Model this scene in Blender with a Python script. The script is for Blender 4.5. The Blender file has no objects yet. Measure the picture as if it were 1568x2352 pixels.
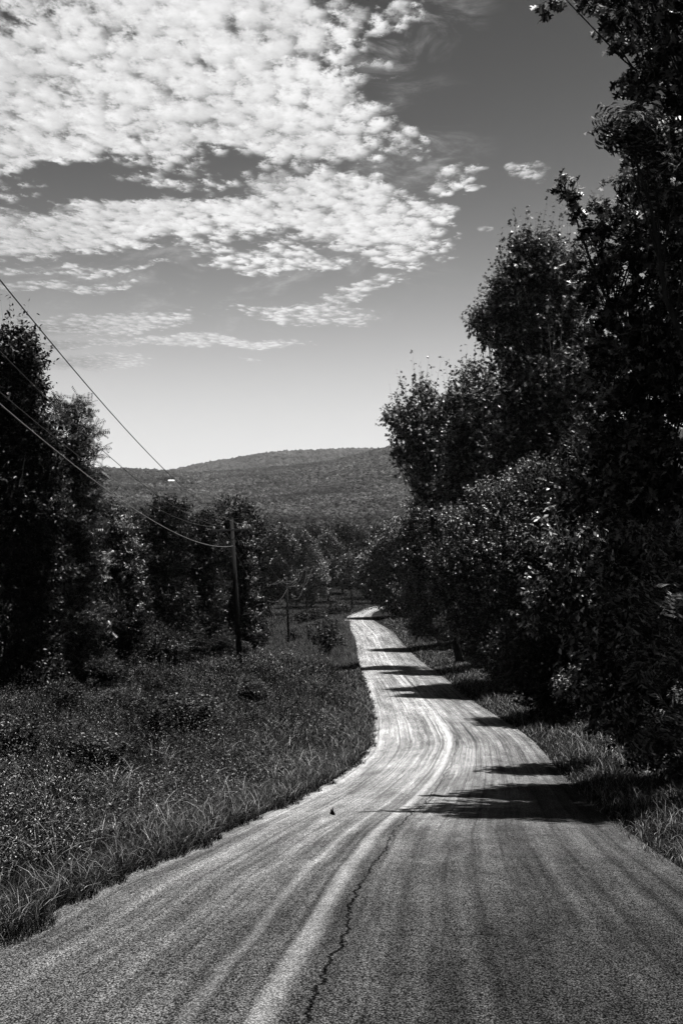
import bpy, math, random
import numpy as np
from mathutils import Vector

# ------------------------------------------------------------------ camera, sky, sun, exposure
sc = bpy.context.scene
COL = sc.collection
F = 2613.0                       # focal length in units of a 1568 x 2352 frame
cam = bpy.data.cameras.new("camera")
cam.sensor_fit = 'VERTICAL'; cam.sensor_height = 36.0; cam.lens = 40.0
cam.shift_y = -0.011
cam.clip_start = 0.1; cam.clip_end = 30000
camo = bpy.data.objects.new("camera", cam); COL.objects.link(camo)
camo.location = (0, 0, 0); camo.rotation_euler = (math.radians(90), 0, 0)
sc.camera = camo
sc.view_settings.view_transform = 'Standard'; sc.view_settings.look = 'None'
sc.view_settings.exposure = 1.8; sc.view_settings.gamma = 1.0
sc.view_settings.use_curve_mapping = False
SUN_EL, SUN_AZ = math.radians(77), math.radians(78)     # azimuth clockwise from +Y
SD = Vector((math.sin(SUN_AZ)*math.cos(SUN_EL), math.cos(SUN_AZ)*math.cos(SUN_EL), math.sin(SUN_EL)))
sun = bpy.data.lights.new("sun", 'SUN'); sun.energy = 5.0; sun.angle = math.radians(0.5)
sun.color = (1, 0.985, 0.97)
suno = bpy.data.objects.new("sun", sun); COL.objects.link(suno)
suno.rotation_euler = SD.to_track_quat('Z', 'Y').to_euler()
sc.render.engine = 'CYCLES'
sc.cycles.max_bounces = 5; sc.cycles.diffuse_bounces = 2; sc.cycles.glossy_bounces = 2
sc.cycles.transmission_bounces = 2; sc.cycles.transparent_max_bounces = 4


class G:
    """small node-tree helper: every call returns an output socket"""
    def __init__(s, nt): s.nt = nt
    def n(s, t, **k):
        nd = s.nt.nodes.new(t)
        for a, b in k.items(): setattr(nd, a, b)
        return nd
    def put(s, sock, v):
        if isinstance(v, bpy.types.NodeSocket): s.nt.links.new(v, sock)
        else: sock.default_value = v
    def m(s, op, a, b=0.0, c=0.0, clamp=False):
        nd = s.n('ShaderNodeMath', operation=op); nd.use_clamp = clamp
        s.put(nd.inputs[0], a); s.put(nd.inputs[1], b); s.put(nd.inputs[2], c)
        return nd.outputs[0]
    def vm(s, op, a, b=(0, 0, 0)):
        nd = s.n('ShaderNodeVectorMath', operation=op)
        s.put(nd.inputs[0], a); s.put(nd.inputs[1], b)
        return nd.outputs[1] if op in ('LENGTH', 'DOT_PRODUCT') else nd.outputs[0]
    def xyz(s, x, y, z=0.0):
        nd = s.n('ShaderNodeCombineXYZ')
        s.put(nd.inputs[0], x); s.put(nd.inputs[1], y); s.put(nd.inputs[2], z)
        return nd.outputs[0]
    def sep(s, v):
        nd = s.n('ShaderNodeSeparateXYZ'); s.put(nd.inputs[0], v); return nd.outputs
    def rng(s, v, a, b, c=0.0, d=1.0, smooth=False):
        nd = s.n('ShaderNodeMapRange'); nd.interpolation_type = 'SMOOTHSTEP' if smooth else 'LINEAR'
        for i, q in enumerate((v, a, b, c, d)): s.put(nd.inputs[i], q)
        return nd.outputs[0]
    def noise(s, v, scale, detail=2.0, rough=0.5, lac=2.0, dist=0.0):
        nd = s.n('ShaderNodeTexNoise'); s.put(nd.inputs['Vector'], v)
        nd.inputs['Scale'].default_value = scale; nd.inputs['Detail'].default_value = detail
        nd.inputs['Roughness'].default_value = rough; nd.inputs['Lacunarity'].default_value = lac
        nd.inputs['Distortion'].default_value = dist
        return nd.outputs[0]
    def voro(s, v, scale, feature='F1', smooth=0.0, rnd=1.0):
        nd = s.n('ShaderNodeTexVoronoi', feature=feature); s.put(nd.inputs['Vector'], v)
        nd.inputs['Scale'].default_value = scale; nd.inputs['Randomness'].default_value = rnd
        if feature == 'SMOOTH_F1': nd.inputs['Smoothness'].default_value = smooth
        return nd.outputs[0]
    def mix(s, f, a, b):
        return s.m('ADD', s.m('MULTIPLY', a, s.m('SUBTRACT', 1.0, f)), s.m('MULTIPLY', b, f))
    def col(s, v): return s.xyz(v, v, v)


# world: grey (red-channel) Nishita sky with a procedural altocumulus field
w = bpy.data.worlds.new("World"); sc.world = w; w.use_nodes = True
nt = w.node_tree; nt.nodes.clear(); g = G(nt)
out = g.n('ShaderNodeOutputWorld'); bg = g.n('ShaderNodeBackground')
bg.inputs['Strength'].default_value = 0.05
w.cycles.sampling_method = 'MANUAL'; w.cycles.sample_map_resolution = 256
VIS = 1/(0.05*2**1.8)            # world value that displays as 1
sky = g.n('ShaderNodeTexSky', sky_type='NISHITA'); sky.sun_disc = False
sky.sun_elevation = SUN_EL; sky.sun_rotation = SUN_AZ
sky.air_density = 1.0; sky.dust_density = 1.0; sky.ozone_density = 1.0
red = g.sep(sky.outputs[0])[0]
dirv = g.n('ShaderNodeTexCoord').outputs['Generated']
dx, dy, dz = g.sep(dirv)[:3]
dyc = g.m('MAXIMUM', g.m('ABSOLUTE', dy), 0.12)
sx = g.m('DIVIDE', dx, dyc); sz = g.m('DIVIDE', dz, dyc)       # 784/F = .30 is the frame edge
# the darkened red-filter sky: brighter near the horizon
X_ = g.m('POWER', g.m('MULTIPLY', red, 0.5207), 4.64)
skyv = g.m('MULTIPLY', g.m('DIVIDE', g.m('MULTIPLY', X_, 0.068), g.m('ADD', 0.905, g.m('MULTIPLY', X_, 0.08))), VIS)
dzc = g.m('MAXIMUM', dz, 0.03)
q = g.xyz(g.m('DIVIDE', dx, dzc), g.m('MULTIPLY', g.m('DIVIDE', dy, dzc), 0.55), 0.0)
warp = g.noise(g.xyz(g.m('MULTIPLY', sx, 9.0), g.m('MULTIPLY', sz, 13.0), 0.3), 1.0, 4.0, 0.6)
warp2 = g.noise(g.xyz(g.m('MULTIPLY', sx, 9.0), g.m('MULTIPLY', sz, 13.0), 7.3), 1.0, 4.0, 0.6)
wx = g.m('ADD', sx, g.m('MULTIPLY', g.m('SUBTRACT', warp, 0.5), 0.055))
wz = g.m('ADD', sz, g.m('MULTIPLY', g.m('SUBTRACT', warp2, 0.5), 0.045))

def blob(cx, cy, rx, ry, ang=0.0, amp=1.0, soft=0.75):
    """elliptical cloud bank in direction space, soft falloff"""
    x0, z0 = (cx-784)/F, (1150-cy)/F
    a = math.radians(ang); ca, sa = math.cos(a), math.sin(a)
    u = g.m('SUBTRACT', wx, x0); v = g.m('SUBTRACT', wz, z0)
    p = g.m('ADD', g.m('MULTIPLY', u, ca*F/rx), g.m('MULTIPLY', v, sa*F/rx))
    r = g.m('ADD', g.m('MULTIPLY', u, -sa*F/ry), g.m('MULTIPLY', v, ca*F/ry))
    d2 = g.m('ADD', g.m('MULTIPLY', p, p), g.m('MULTIPLY', r, r))
    return g.rng(d2, 1.0+soft, 1.0-soft, 0.0, amp, True)

banks = [
    (200, 60, 640, 340, -10, 1.0, .4), (560, 200, 360, 175, -26, 1.0, .6), (790, 300, 110, 60, -35, .8, .8), (-350, 300, 560, 330, 0, 1.0, .5),
    (60, 300, 330, 110, 5, 1.0, .5), (0, -520, 760, 460, 0, 1.0, .5), (700, 60, 110, 130, -40, .66, .9), (330, 512, 640, 62, 4, 1.0, .8),
    (790, 480, 250, 100, -14, 1.0, .75), (890, 585, 85, 40, -10, .85, .8), (720, 400, 150, 60, 0, .75, .8),
    (450, 380, 340, 55, 0, .66, .8), (640, 560, 300, 40, 3, .6, .9),
    (1040, 415, 80, 42, 30, .66, .9), (925, 335, 70, 40, 0, .68, .9), (1015, 490, 55, 20, 0, .75, .8),
    (650, 600, 170, 26, 0, .8, .7), (820, 672, 120, 22, 16, .75, .9), (700, 715, 160, 30, -6, .78, .9),
    (230, 748, 240, 30, 4, .95, .8), (130, 650, 230, 14, 2, .75, .8), (440, 792, 260, 18, 1, .95, .8),
    (150, 803, 140, 14, 0, .9, .8), (220, 850, 130, 20, -3, .9, .8), (870, 45, 150, 40, 16, .60, .9),
    (860, 160, 70, 40, 0, .5, .9), (1225, 390, 60, 30, 0, .6, .9), (1090, 445, 26, 12, 0, .85, .8),
    (620, 300, 230, 40, -14, .5, .8), (130, 612, 300, 12, 0, .7, .8), (1130, 533, 20, 6, 0, .7, .8), (570, 838, 40, 4, 0, .7, .8),
]
M = None
for b in banks:
    v = blob(*b)
    M = v if M is None else g.m('MAXIMUM', M, v)
for cx, cy, rx, ry, an, am in ((480, 375, 270, 34, -4, .26), (60, 432, 230, 44, 10, .5), (30, 20, 140, 50, 0, .2), (430, 130, 50, 12, -60, .22), (310, 310, 50, 14, -40, .25)):
    M = g.m('SUBTRACT', M, blob(cx, cy, rx, ry, an, am, .7))
nz1 = g.noise(q, 7.0, 3.0, 0.55)
nz2 = g.noise(q, 33.0, 9.0, 0.68)
nzf = g.noise(g.xyz(g.m('MULTIPLY', sx, 60.0), g.m('MULTIPLY', sz, 110.0), 5.0), 1.0, 5.0, 0.6)
cell = g.voro(g.xyz(g.m('ADD', g.sep(q)[0], g.m('MULTIPLY', nz2, 0.09)), g.m('ADD', g.sep(q)[1], g.m('MULTIPLY', nz2, 0.09)), 0.0),
    19.0, 'SMOOTH_F1', 0.12)
puff = g.m('SUBTRACT', 0.75, cell)
dens = g.m('ADD', g.m('MULTIPLY', M, 1.5),
           g.m('ADD', g.m('MULTIPLY', g.m('SUBTRACT', nz1, 0.5), 0.8),
               g.m('ADD', g.m('MULTIPLY', g.m('SUBTRACT', nz2, 0.5), 1.5), g.m('MULTIPLY', g.m('SUBTRACT', puff, 0.35), 0.95))))
dens = g.m('ADD', dens, g.m('MULTIPLY', g.m('SUBTRACT', nzf, 0.5), 0.9))
alpha = g.rng(dens, 0.50, 1.38, 0.0, 1.0, True)
Mc = g.m('MINIMUM', g.m('MAXIMUM', M, 0.0), 1.0)
alpha = g.m('MULTIPLY', alpha, g.rng(Mc, 0.05, 0.3, 0.0, 1.0, True))
# tops of puffs bright, thin places and undersides greyer
shade = g.m('ADD', g.m('ADD', g.m('MULTIPLY', g.m('SUBTRACT', nz2, 0.5), 1.35), g.m('MULTIPLY', g.m('SUBTRACT', puff, 0.4), 0.6)),
            g.m('MULTIPLY', g.m('SUBTRACT', nzf, 0.5), 0.7))
big = g.noise(g.xyz(g.m('MULTIPLY', sx, 6.0), g.m('MULTIPLY', sz, 6.0), 2.0), 1.0, 3.0, 0.5)
cl = g.m('ADD', g.m('ADD', 0.80, g.m('MULTIPLY', shade, 0.55)), g.m('MULTIPLY', g.m('SUBTRACT', big, 0.5), 0.6))
cl = g.m('SUBTRACT', cl, g.m('MULTIPLY', g.rng(sx, -0.10, -0.34, 0.0, 1.0, True), 0.16))
cl = g.m('SUBTRACT', cl, g.m('MULTIPLY', g.rng(sz, 0.22, 0.14, 0.0, 1.0, True), 0.18))
cl = g.m('MINIMUM', g.m('MAXIMUM', cl, 0.22), 0.93)
cl = g.m('MULTIPLY', cl, VIS)
veilm = g.m('MAXIMUM', g.m('MAXIMUM', blob(840, 70, 260, 110, 20, 1.0, .95), blob(880, 330, 200, 160, 0, .8, .95)), g.m('MAXIMUM', blob(250, 690, 420, 130, 0, .9, .95), blob(740, 660, 260, 90, 0, .7, .95)))
vn = g.noise(g.xyz(g.m('MULTIPLY', sx, 14.0), g.m('MULTIPLY', sz, 34.0), 9.0), 1.0, 7.0, 0.68, 2.0, 0.6)
alpha = g.m('MAXIMUM', alpha, g.m('MULTIPLY', g.m('MULTIPLY', veilm, g.rng(vn, .46, .78, 0.0, 1.0, True)), .5))
alpha = g.m('MULTIPLY', alpha, g.rng(dz, 0.01, 0.08, 0.0, 1.0, True))
fin = g.mix(alpha, skyv, cl)
nt.links.new(g.col(fin), bg.inputs['Color']); nt.links.new(bg.outputs[0], out.inputs[0])

# ------------------------------------------------------------------ helpers
rs = np.random.default_rng(7)
random.seed(5)

def tag(o, label=None, cat=None, group=None, kind=None):
    if label: o['label'] = label
    if cat: o['category'] = cat
    if group: o['group'] = group
    if kind: o['kind'] = kind
    return o

def mesh_from(name, V, Fs=None, quads=None, tris=None, smooth=False, mat=None):
    me = bpy.data.meshes.new(name)
    if Fs is not None:
        me.from_pydata([tuple(v) for v in V], [], Fs)
    else:
        V = np.asarray(V, dtype=np.float32)
        fa = quads if quads is not None else tris
        k = fa.shape[1]
        me.vertices.add(len(V)); me.vertices.foreach_set('co', V.ravel())
        me.loops.add(fa.size); me.loops.foreach_set('vertex_index', fa.ravel().astype(np.int32))
        me.polygons.add(len(fa))
        me.polygons.foreach_set('loop_start', (np.arange(len(fa))*k).astype(np.int32))
        me.polygons.foreach_set('loop_total', np.full(len(fa), k, np.int32))
    me.update(calc_edges=True)
    if smooth: me.polygons.foreach_set('use_smooth', [True]*len(me.polygons))
    if mat: me.materials.append(mat)
    return me

def link(name, me, parent=None):
    o = bpy.data.objects.new(name, me); COL.objects.link(o)
    if parent: o.parent = parent
    return o

def empty(name, loc):
    o = bpy.data.objects.new(name, None); COL.objects.link(o); o.location = loc
    o.empty_display_size = 0.3
    return o

class MB:
    def __init__(s): s.V = []; s.F = []
    def add(s, V, Fs):
        b = len(s.V); s.V += [tuple(v) for v in V]; s.F += [tuple(i+b for i in f) for f in Fs]
    def tube(s, pts, rad, n=8, cap=True):
        pts = [Vector(p) for p in pts]; V = []; Fs = []
        for i, p in enumerate(pts):
            t = (pts[min(i+1, len(pts)-1)]-pts[max(i-1, 0)]).normalized()
            a = t.cross(Vector((0, 0, 1)) if abs(t.z) < .9 else Vector((1, 0, 0))).normalized(); b = t.cross(a)
            r = rad[i] if hasattr(rad, '__len__') else rad
            for k in range(n):
                an = 2*math.pi*k/n
                V.append(p + a*math.cos(an)*r + b*math.sin(an)*r)
        for i in range(len(pts)-1):
            for k in range(n):
                Fs.append((i*n+k, i*n+(k+1) % n, (i+1)*n+(k+1) % n, (i+1)*n+k))
        if cap:
            Fs.append(tuple(range(n))[::-1]); Fs.append(tuple((len(pts)-1)*n+k for k in range(n)))
        s.add(V, Fs)
    def box(s, c, size, rz=0.0):
        c = Vector(c); V = []
        for z in (-.5, .5):
            for x, y in ((-.5, -.5), (.5, -.5), (.5, .5), (-.5, .5)):
                X, Y = x*size[0], y*size[1]
                V.append(c + Vector((X*math.cos(rz)-Y*math.sin(rz), X*math.sin(rz)+Y*math.cos(rz), z*size[2])))
        s.add(V, [(3, 2, 1, 0), (4, 5, 6, 7), (0, 1, 5, 4), (1, 2, 6, 5), (2, 3, 7, 6), (3, 0, 4, 7)])
    def build(s, name, mat, parent=None, smooth=False):
        return link(name, mesh_from(name, s.V, s.F, smooth=smooth, mat=mat), parent)

def mat(name, fn):
    m_ = bpy.data.materials.new(name); m_.use_nodes = True
    nt_ = m_.node_tree; nt_.nodes.clear(); h = G(nt_)
    o_ = h.n('ShaderNodeOutputMaterial')
    fn(h, o_); return m_

def principled(h, o_, base, rough=0.6, spec=0.5, normal=None):
    p = h.n('ShaderNodeBsdfPrincipled')
    h.put(p.inputs['Base Color'], base if isinstance(base, tuple) else h.col(base))
    h.put(p.inputs['Roughness'], rough); h.put(p.inputs['Specular IOR Level'], spec)
    if normal is not None: h.nt.links.new(normal, p.inputs['Normal'])
    h.nt.links.new(p.outputs[0], o_.inputs[0]); return p

def bump(h, hgt, strength, dist):
    b = h.n('ShaderNodeBump'); b.inputs['Strength'].default_value = strength
    b.inputs['Distance'].default_value = dist; h.put(b.inputs['Height'], hgt); return b.outputs[0]

# leaf material: dark diffuse, some light through the blade, waxy glint; random per leaf
def leaf_mat(name, lo, hi, trans, rough=0.34, spec=0.5, pw=2.6):
    def f(h, o_):
        rnd = h.n('ShaderNodeNewGeometry').outputs['Random Per Island']
        v = h.rng(h.m('POWER', rnd, pw), 0, 1, lo, hi)
        p = h.n('ShaderNodeBsdfPrincipled')
        h.put(p.inputs['Base Color'], h.col(v)); p.inputs['Roughness'].default_value = rough
        p.inputs['Specular IOR Level'].default_value = spec
        t = h.n('ShaderNodeBsdfTranslucent'); h.put(t.inputs[0], h.col(h.m('MULTIPLY', v, 1.3)))
        mx = h.n('ShaderNodeMixShader'); mx.inputs[0].default_value = trans
        h.nt.links.new(p.outputs[0], mx.inputs[1]); h.nt.links.new(t.outputs[0], mx.inputs[2])
        h.nt.links.new(mx.outputs[0], o_.inputs[0])
    return mat(name, f)

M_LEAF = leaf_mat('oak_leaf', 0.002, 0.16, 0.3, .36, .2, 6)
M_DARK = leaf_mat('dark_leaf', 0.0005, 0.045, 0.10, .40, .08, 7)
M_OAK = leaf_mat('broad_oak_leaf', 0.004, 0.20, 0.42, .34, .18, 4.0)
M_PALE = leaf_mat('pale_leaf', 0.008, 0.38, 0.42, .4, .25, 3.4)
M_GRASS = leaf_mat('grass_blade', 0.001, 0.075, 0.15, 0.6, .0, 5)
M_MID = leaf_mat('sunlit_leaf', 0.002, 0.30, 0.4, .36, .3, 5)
M_MEADOW = leaf_mat('meadow_blade', 0.01, 0.16, 0.3, 0.6, 0.0, 2)
M_VERGE = leaf_mat('verge_blade', 0.002, 0.30, 0.2, 0.5, .06, 6)
M_WEED = leaf_mat('weed_leaf', 0.0008, 0.45, 0.2, 0.4, .08, 12)

def f_bark(h, o_):
    P = h.n('ShaderNodeTexCoord').outputs['Object']
    x, y, z = h.sep(P)[:3]
    n_ = h.noise(h.xyz(h.m('MULTIPLY', x, 9), h.m('MULTIPLY', y, 9), h.m('MULTIPLY', z, 1.6)), 1.5, 5, .65)
    principled(h, o_, h.rng(n_, .3, .7, .006, .03), .95, .05, bump(h, n_, .8, .04))
M_BARK = mat('bark', f_bark)

def f_wood(h, o_):
    P = h.n('ShaderNodeTexCoord').outputs['Object']
    x, y, z = h.sep(P)[:3]
    n_ = h.noise(h.xyz(h.m('MULTIPLY', x, 30), h.m('MULTIPLY', y, 30), h.m('MULTIPLY', z, 1.2)), 1.5, 5, .65)
    principled(h, o_, h.rng(n_, .3, .7, .003, .013), .9, .05, bump(h, n_, .5, .01))
M_WOOD = mat('weathered_pole_wood', f_wood)
M_ARM = mat('pale_crossarm_wood', lambda h, o_: principled(h, o_, h.rng(h.noise(h.n('ShaderNodeTexCoord').outputs['Object'], 9, 4, .6), .3, .7, .06, .13), .7, .3))
M_WIRE = mat('cable_sunlit', lambda h, o_: principled(h, o_, h.rng(h.noise(h.n('ShaderNodeTexCoord').outputs['Object'], 20, 2, .6), .3, .7, .07, .15), .4, .4))
M_WIRED = mat('cable_dark', lambda h, o_: principled(h, o_, h.rng(h.noise(h.n('ShaderNodeTexCoord').outputs['Object'], 20, 2, .6), .3, .7, .015, .04), .6, .2))
M_CERAM = mat('insulator_ceramic', lambda h, o_: principled(h, o_, h.rng(h.noise(h.n('ShaderNodeTexCoord').outputs['Object'], 20, 2, .6), .3, .7, .15, .25), .3, .5))
M_METAL = mat('painted_barn_metal', lambda h, o_: principled(h, o_, h.rng(h.noise(h.n('ShaderNodeTexCoord').outputs['Object'], .3, 4, .6), .3, .7, .3, .45), .5, .3))
M_WALLD = mat('barn_wall', lambda h, o_: principled(h, o_, h.rng(h.noise(h.n('ShaderNodeTexCoord').outputs['Object'], .3, 4, .6), .3, .7, .2, .35), .8, .3))

# ------------------------------------------------------------------ ground profile and road plan
ZT = np.array([[-40, 5.4], [-15, .8], [0, -1.88], [3, -2.4], [6.5, -3.0], [9.3, -3.5], [12.4, -4.03], [13.9, -4.34], [17.2, -4.97], [23, -6.06],
               [30, -7.25], [39, -8.5], [46, -9.26], [54.5, -10.2], [65, -11.35], [82, -12.8], [98, -14.3], [113, -15.6],
               [144, -17.8], [163, -18.85], [184, -19.7], [212, -20.8], [240, -22.2], [300, -26], [400, -28], [620, -29]], float)
_y = np.arange(-40, 620, 0.5)
_z = np.interp(_y, ZT[:, 0], ZT[:, 1])
_k = np.exp(-0.5*(np.arange(-8, 9)/3.0)**2); _k /= _k.sum()
_z2 = np.convolve(np.pad(_z, 8, mode='edge'), _k, mode='valid'); _z2[:10] = _z[:10]
def zr(Y): return np.interp(Y, _y, _z2)

def depth_at(py):
    """distance along the ground profile seen at picture row py (used only to read the road plan)"""
    s = (py-1150)/F
    ys = np.arange(2.5, 400, 0.1); f = -s*ys - zr(ys)        # ray minus ground
    idx = np.where(f <= 0)[0]
    return ys[idx[0]] if len(idx) else 400.0

EL = [(-340, 2352), (-130, 2230), (61, 2133), (196, 2052), (308, 2001), (392, 1967), (525, 1905), (672, 1838), (740, 1804), (802, 1765), (841, 1726), (855, 1675),
      (849, 1608), (831, 1556), (817, 1510), (815, 1477), (804, 1452), (787, 1429), (797, 1416), (826, 1403), (872, 1390), (985, 1374)]
EC = [(600, 2352), (680, 2200), (745, 2100), (798, 2000), (813, 1979), (845, 1940), (881, 1900), (959, 1833), (1000, 1785), (1022, 1745), (1032, 1710), (1020, 1676),
      (970, 1608), (922, 1556), (887, 1510), (869, 1477), (857, 1452), (833, 1430), (835, 1415), (858, 1402), (905, 1391), (1000, 1378)]
ER = [(2120, 2352), (1900, 2230), (1740, 2120), (1640, 2050), (1568, 2000), (1519, 1967), (1435, 1905), (1356, 1838), (1310, 1796), (1270, 1755), (1241, 1720), (1194, 1678),
      (1082, 1608), (1020, 1556), (956, 1510), (924, 1477), (903, 1452), (873, 1434), (852, 1419), (864, 1404), (912, 1393), (1010, 1381)]
def unproj(P): 
    r = []
    for x, y in P:
        d = depth_at(y); r.append(((x-784)*d/F, d))
    return np.array(r)
PL, PC, PR = unproj(EL), unproj(EC), unproj(ER)
# continue behind the camera
def behind(P):
    a = P[0]; b = P[3]; t = (a-b)/max(a[1]-b[1], -1e9)
    sl = (a[0]-b[0])/(a[1]-b[1])
    return np.vstack([[a[0]+sl*.6*(-14-a[1]), -14], [a[0]+sl*.8*(0-a[1]), 0], P])
PL, PC, PR = behind(PL), behind(PC), behind(PR)
def spline(P, n=14):
    """Catmull-Rom through the stations"""
    P = np.vstack([2*P[0]-P[1], P, 2*P[-1]-P[-2]]); o = []
    for i in range(1, len(P)-2):
        for t in np.arange(n)/n:
            a, b, c, d = P[i-1], P[i], P[i+1], P[i+2]
            o.append(.5*((2*b)+(-a+c)*t+(2*a-5*b+4*c-d)*t*t+(-a+3*b-3*c+d)*t**3))
    o.append(P[-2]); o = np.array(o)
    k = np.exp(-0.5*(np.arange(-9, 10)/4.0)**2); k /= k.sum()
    return np.stack([np.convolve(np.pad(o[:, j], 9, mode='reflect', reflect_type='odd'), k, mode='valid') for j in (0, 1)], 1)
SL, SC_, SR = spline(PL), spline(PC), spline(PR)
_mask = np.arange(len(SL)) < len(SL)-14*5
yL, xL = SL[_mask][:, 1], SL[_mask][:, 0]
yR, xR = SR[_mask][:, 1], SR[_mask][:, 0]
_o = np.argsort(yL); yL, xL = yL[_o], xL[_o]
_o = np.argsort(yR); yR, xR = yR[_o], xR[_o]
def eL(Y): return np.where(np.asarray(Y) < 186, np.interp(Y, yL, xL), np.interp(Y, [186, 199, 212, 232, 265, 400], [.2, 1.0, 3.4, 7.5, 20, 20]))
def eR(Y): return np.where(np.asarray(Y) < 180, np.interp(Y, yR, xR), np.interp(Y, [180, 200, 217, 236, 300], [6.6, 5.7, 9, 21, 30]))

def lat(X, Y):
    """sideways shape of the land relative to the road profile"""
    X = np.asarray(X, float); Y = np.asarray(Y, float)
    dl = np.clip(eL(Y)-X, 0, None); dr = np.clip(X-eR(Y), 0, None)
    fade = np.clip((Y-0)/40, .2, 1)*np.clip((420-Y)/150, 0, 1)
    left = -0.28*np.exp(-((dl-1.6)/1.0)**2)*(dl > 0) - np.clip((dl-2)*.28, 0, 1.9)*np.clip((Y-95)/60, 0, 1)+np.clip((dl-2.5)*.18, 0, 1.15)*np.clip((Y-15)/45, 0, 1)*np.clip((120-Y)/35, 0, 1)
    left += .14*np.sin(X*.5+1)*np.sin(Y*.23)*np.clip(dl/4, 0, 1)
    right = np.clip((dr-1.5)*.10, 0, 2.4) + .1*np.sin(X*.6)*np.sin(Y*.3)*np.clip(dr/4, 0, 1)
    return (left+right)*fade

_rx = np.array([-3000, 0, 245, 300, 400, 420, 470, 520, 560, 640, 700, 760, 820, 860, 900, 930, 1100, 1400, 1900, 3500.])
_ry = np.array([1120, 1096, 1091, 1093, 1097, 1101, 1101, 1098, 1095, 1088, 1082, 1074, 1060, 1050, 1041, 1035, 1008, 985, 1000, 1100.])
_bx = np.array([-3000, 245, 400, 450, 500, 560, 600, 650, 700, 780, 850, 950, 1200, 3500.])
_by = np.array([1130, 1120, 1092, 1080, 1072, 1062, 1056, 1050, 1048, 1045, 1044, 1050, 1060, 1120.])
def far_z(X, Y):
    X = np.asarray(X, float); Y = np.asarray(Y, float)
    px = 784 + F*X/np.maximum(Y, 200.)
    h1 = (1150+7-np.interp(px, _rx, _ry))*2400/F
    h2 = (1150+4-np.interp(px, _bx, _by))*4600/F
    t1 = np.clip((Y-800)/(2400-800), 0, 1)
    z = -29 + (h1+29)*(t1*.75+.25*(t1*t1*(3-2*t1)))
    dn = np.clip((Y-2400)/700, 0, 1); dn = dn*dn*(3-2*dn)
    z = z*(1-dn) + (h1-90)*dn
    up = np.clip((Y-3200)/1400, 0, 1); up = up*up*(3-2*up)
    z = z*(1-up) + h2*up
    fl = np.clip((Y-4600)/2500, 0, 1)
    z = z - fl*160
    und = 5*np.sin(X*.011+Y*.004)+4*np.sin(X*.021-Y*.009+1)
    return z + und*np.clip((Y-900)/500, 0, 1)*np.clip((2200-Y)/500, 0, 1)
def gz(X, Y):
    X = np.asarray(X, float); Y = np.asarray(Y, float)
    near = zr(Y)+lat(X, Y)
    t = np.clip((Y-420)/200, 0, 1)
    return near*(1-t)+far_z(X, Y)*t
def gz1(X, Y): return float(gz(X, Y))

# ------------------------------------------------------------------ terrain sheet
rows = np.concatenate([np.arange(-40, 0, 2.0), np.arange(0, 60, .6), np.arange(60, 250, 1.5), np.arange(250, 600, 8),
                       np.geomspace(600, 7500, 90), [9000, 12000]])
tcol = np.linspace(-1, 1, 181)
XX = []; YY = []; ZZ = []
for Y in rows:
    c = float(eL(Y)+eR(Y))/2 if Y < 240 else float(np.interp(Y, [240, 420], [float(eL(240.)+eR(240.))/2, 0]))
    wdt = 70+max(Y, 0)*1.4
    X = c + 14*tcol*.8 + np.sign(tcol)*np.abs(tcol)**3*wdt
    Z = gz(X, np.full_like(X, Y))
    if Y < 262:
        inside = (X > eL(Y)-.1) & (X < eR(Y)+.1)
        Z = Z - .07*inside
    XX.append(X); YY.append(np.full_like(X, Y)); ZZ.append(Z)
XX, YY, ZZ = map(np.array, (XX, YY, ZZ))
nr, nc = XX.shape
V = np.stack([XX.ravel(), YY.ravel(), ZZ.ravel()], 1)
ii = np.arange((nr-1)*nc).reshape(nr-1, nc)[:, :-1].ravel()
Q = np.stack([ii, ii+1, ii+nc+1, ii+nc], 1)
def f_ground(h, o_):
    P = h.n('ShaderNodeTexCoord').outputs['Object']
    a = h.noise(P, .6, 6, .6); b = h.noise(P, 14, 5, .7)
    v = h.m('ADD', h.rng(a, .3, .7, .002, .006), h.rng(b, .35, .75, 0, .010))
    principled(h, o_, v, .95, .0, bump(h, b, .9, .06))
M_GROUND = mat('grassy_soil', f_ground)
go = link('ground', mesh_from('ground', V, quads=Q, smooth=True, mat=M_GROUND)); tag(go, kind='structure')

# ------------------------------------------------------------------ road
def build_road():
    L, C, R = SL, SC_, SR
    n = len(L); m_ = 20; V = []; UV = []
    s = np.concatenate([[0], np.cumsum(np.hypot(*np.diff((L+R)/2, axis=0).T))])
    for i in range(n):
        for j in range(m_+1):
            t = j/m_
            if t < .5: P = L[i]+(C[i]-L[i])*(t/.5); u = -3+3*t/.5
            else: P = C[i]+(R[i]-C[i])*((t-.5)/.5); u = 3*(t-.5)/.5
            crown = .05*(1-(2*t-1)**2)
            V.append((P[0], P[1], float(zr(P[1]))+crown+.0)); UV.append((u, s[i]))
    V = np.array(V)
    ii = np.arange((n-1)*(m_+1)).reshape(n-1, m_+1)[:, :-1].ravel()
    Q = np.stack([ii, ii+1, ii+m_+2, ii+m_+1], 1)
    # a skirt gives the slab its edge
    me = mesh_from('road', V, quads=Q, smooth=True)
    uvl = me.uv_layers.new(name='UVMap'); UV = np.array(UV, np.float32)
    uvl.data.foreach_set('uv', UV[Q.ravel()].ravel())
    return me

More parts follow.
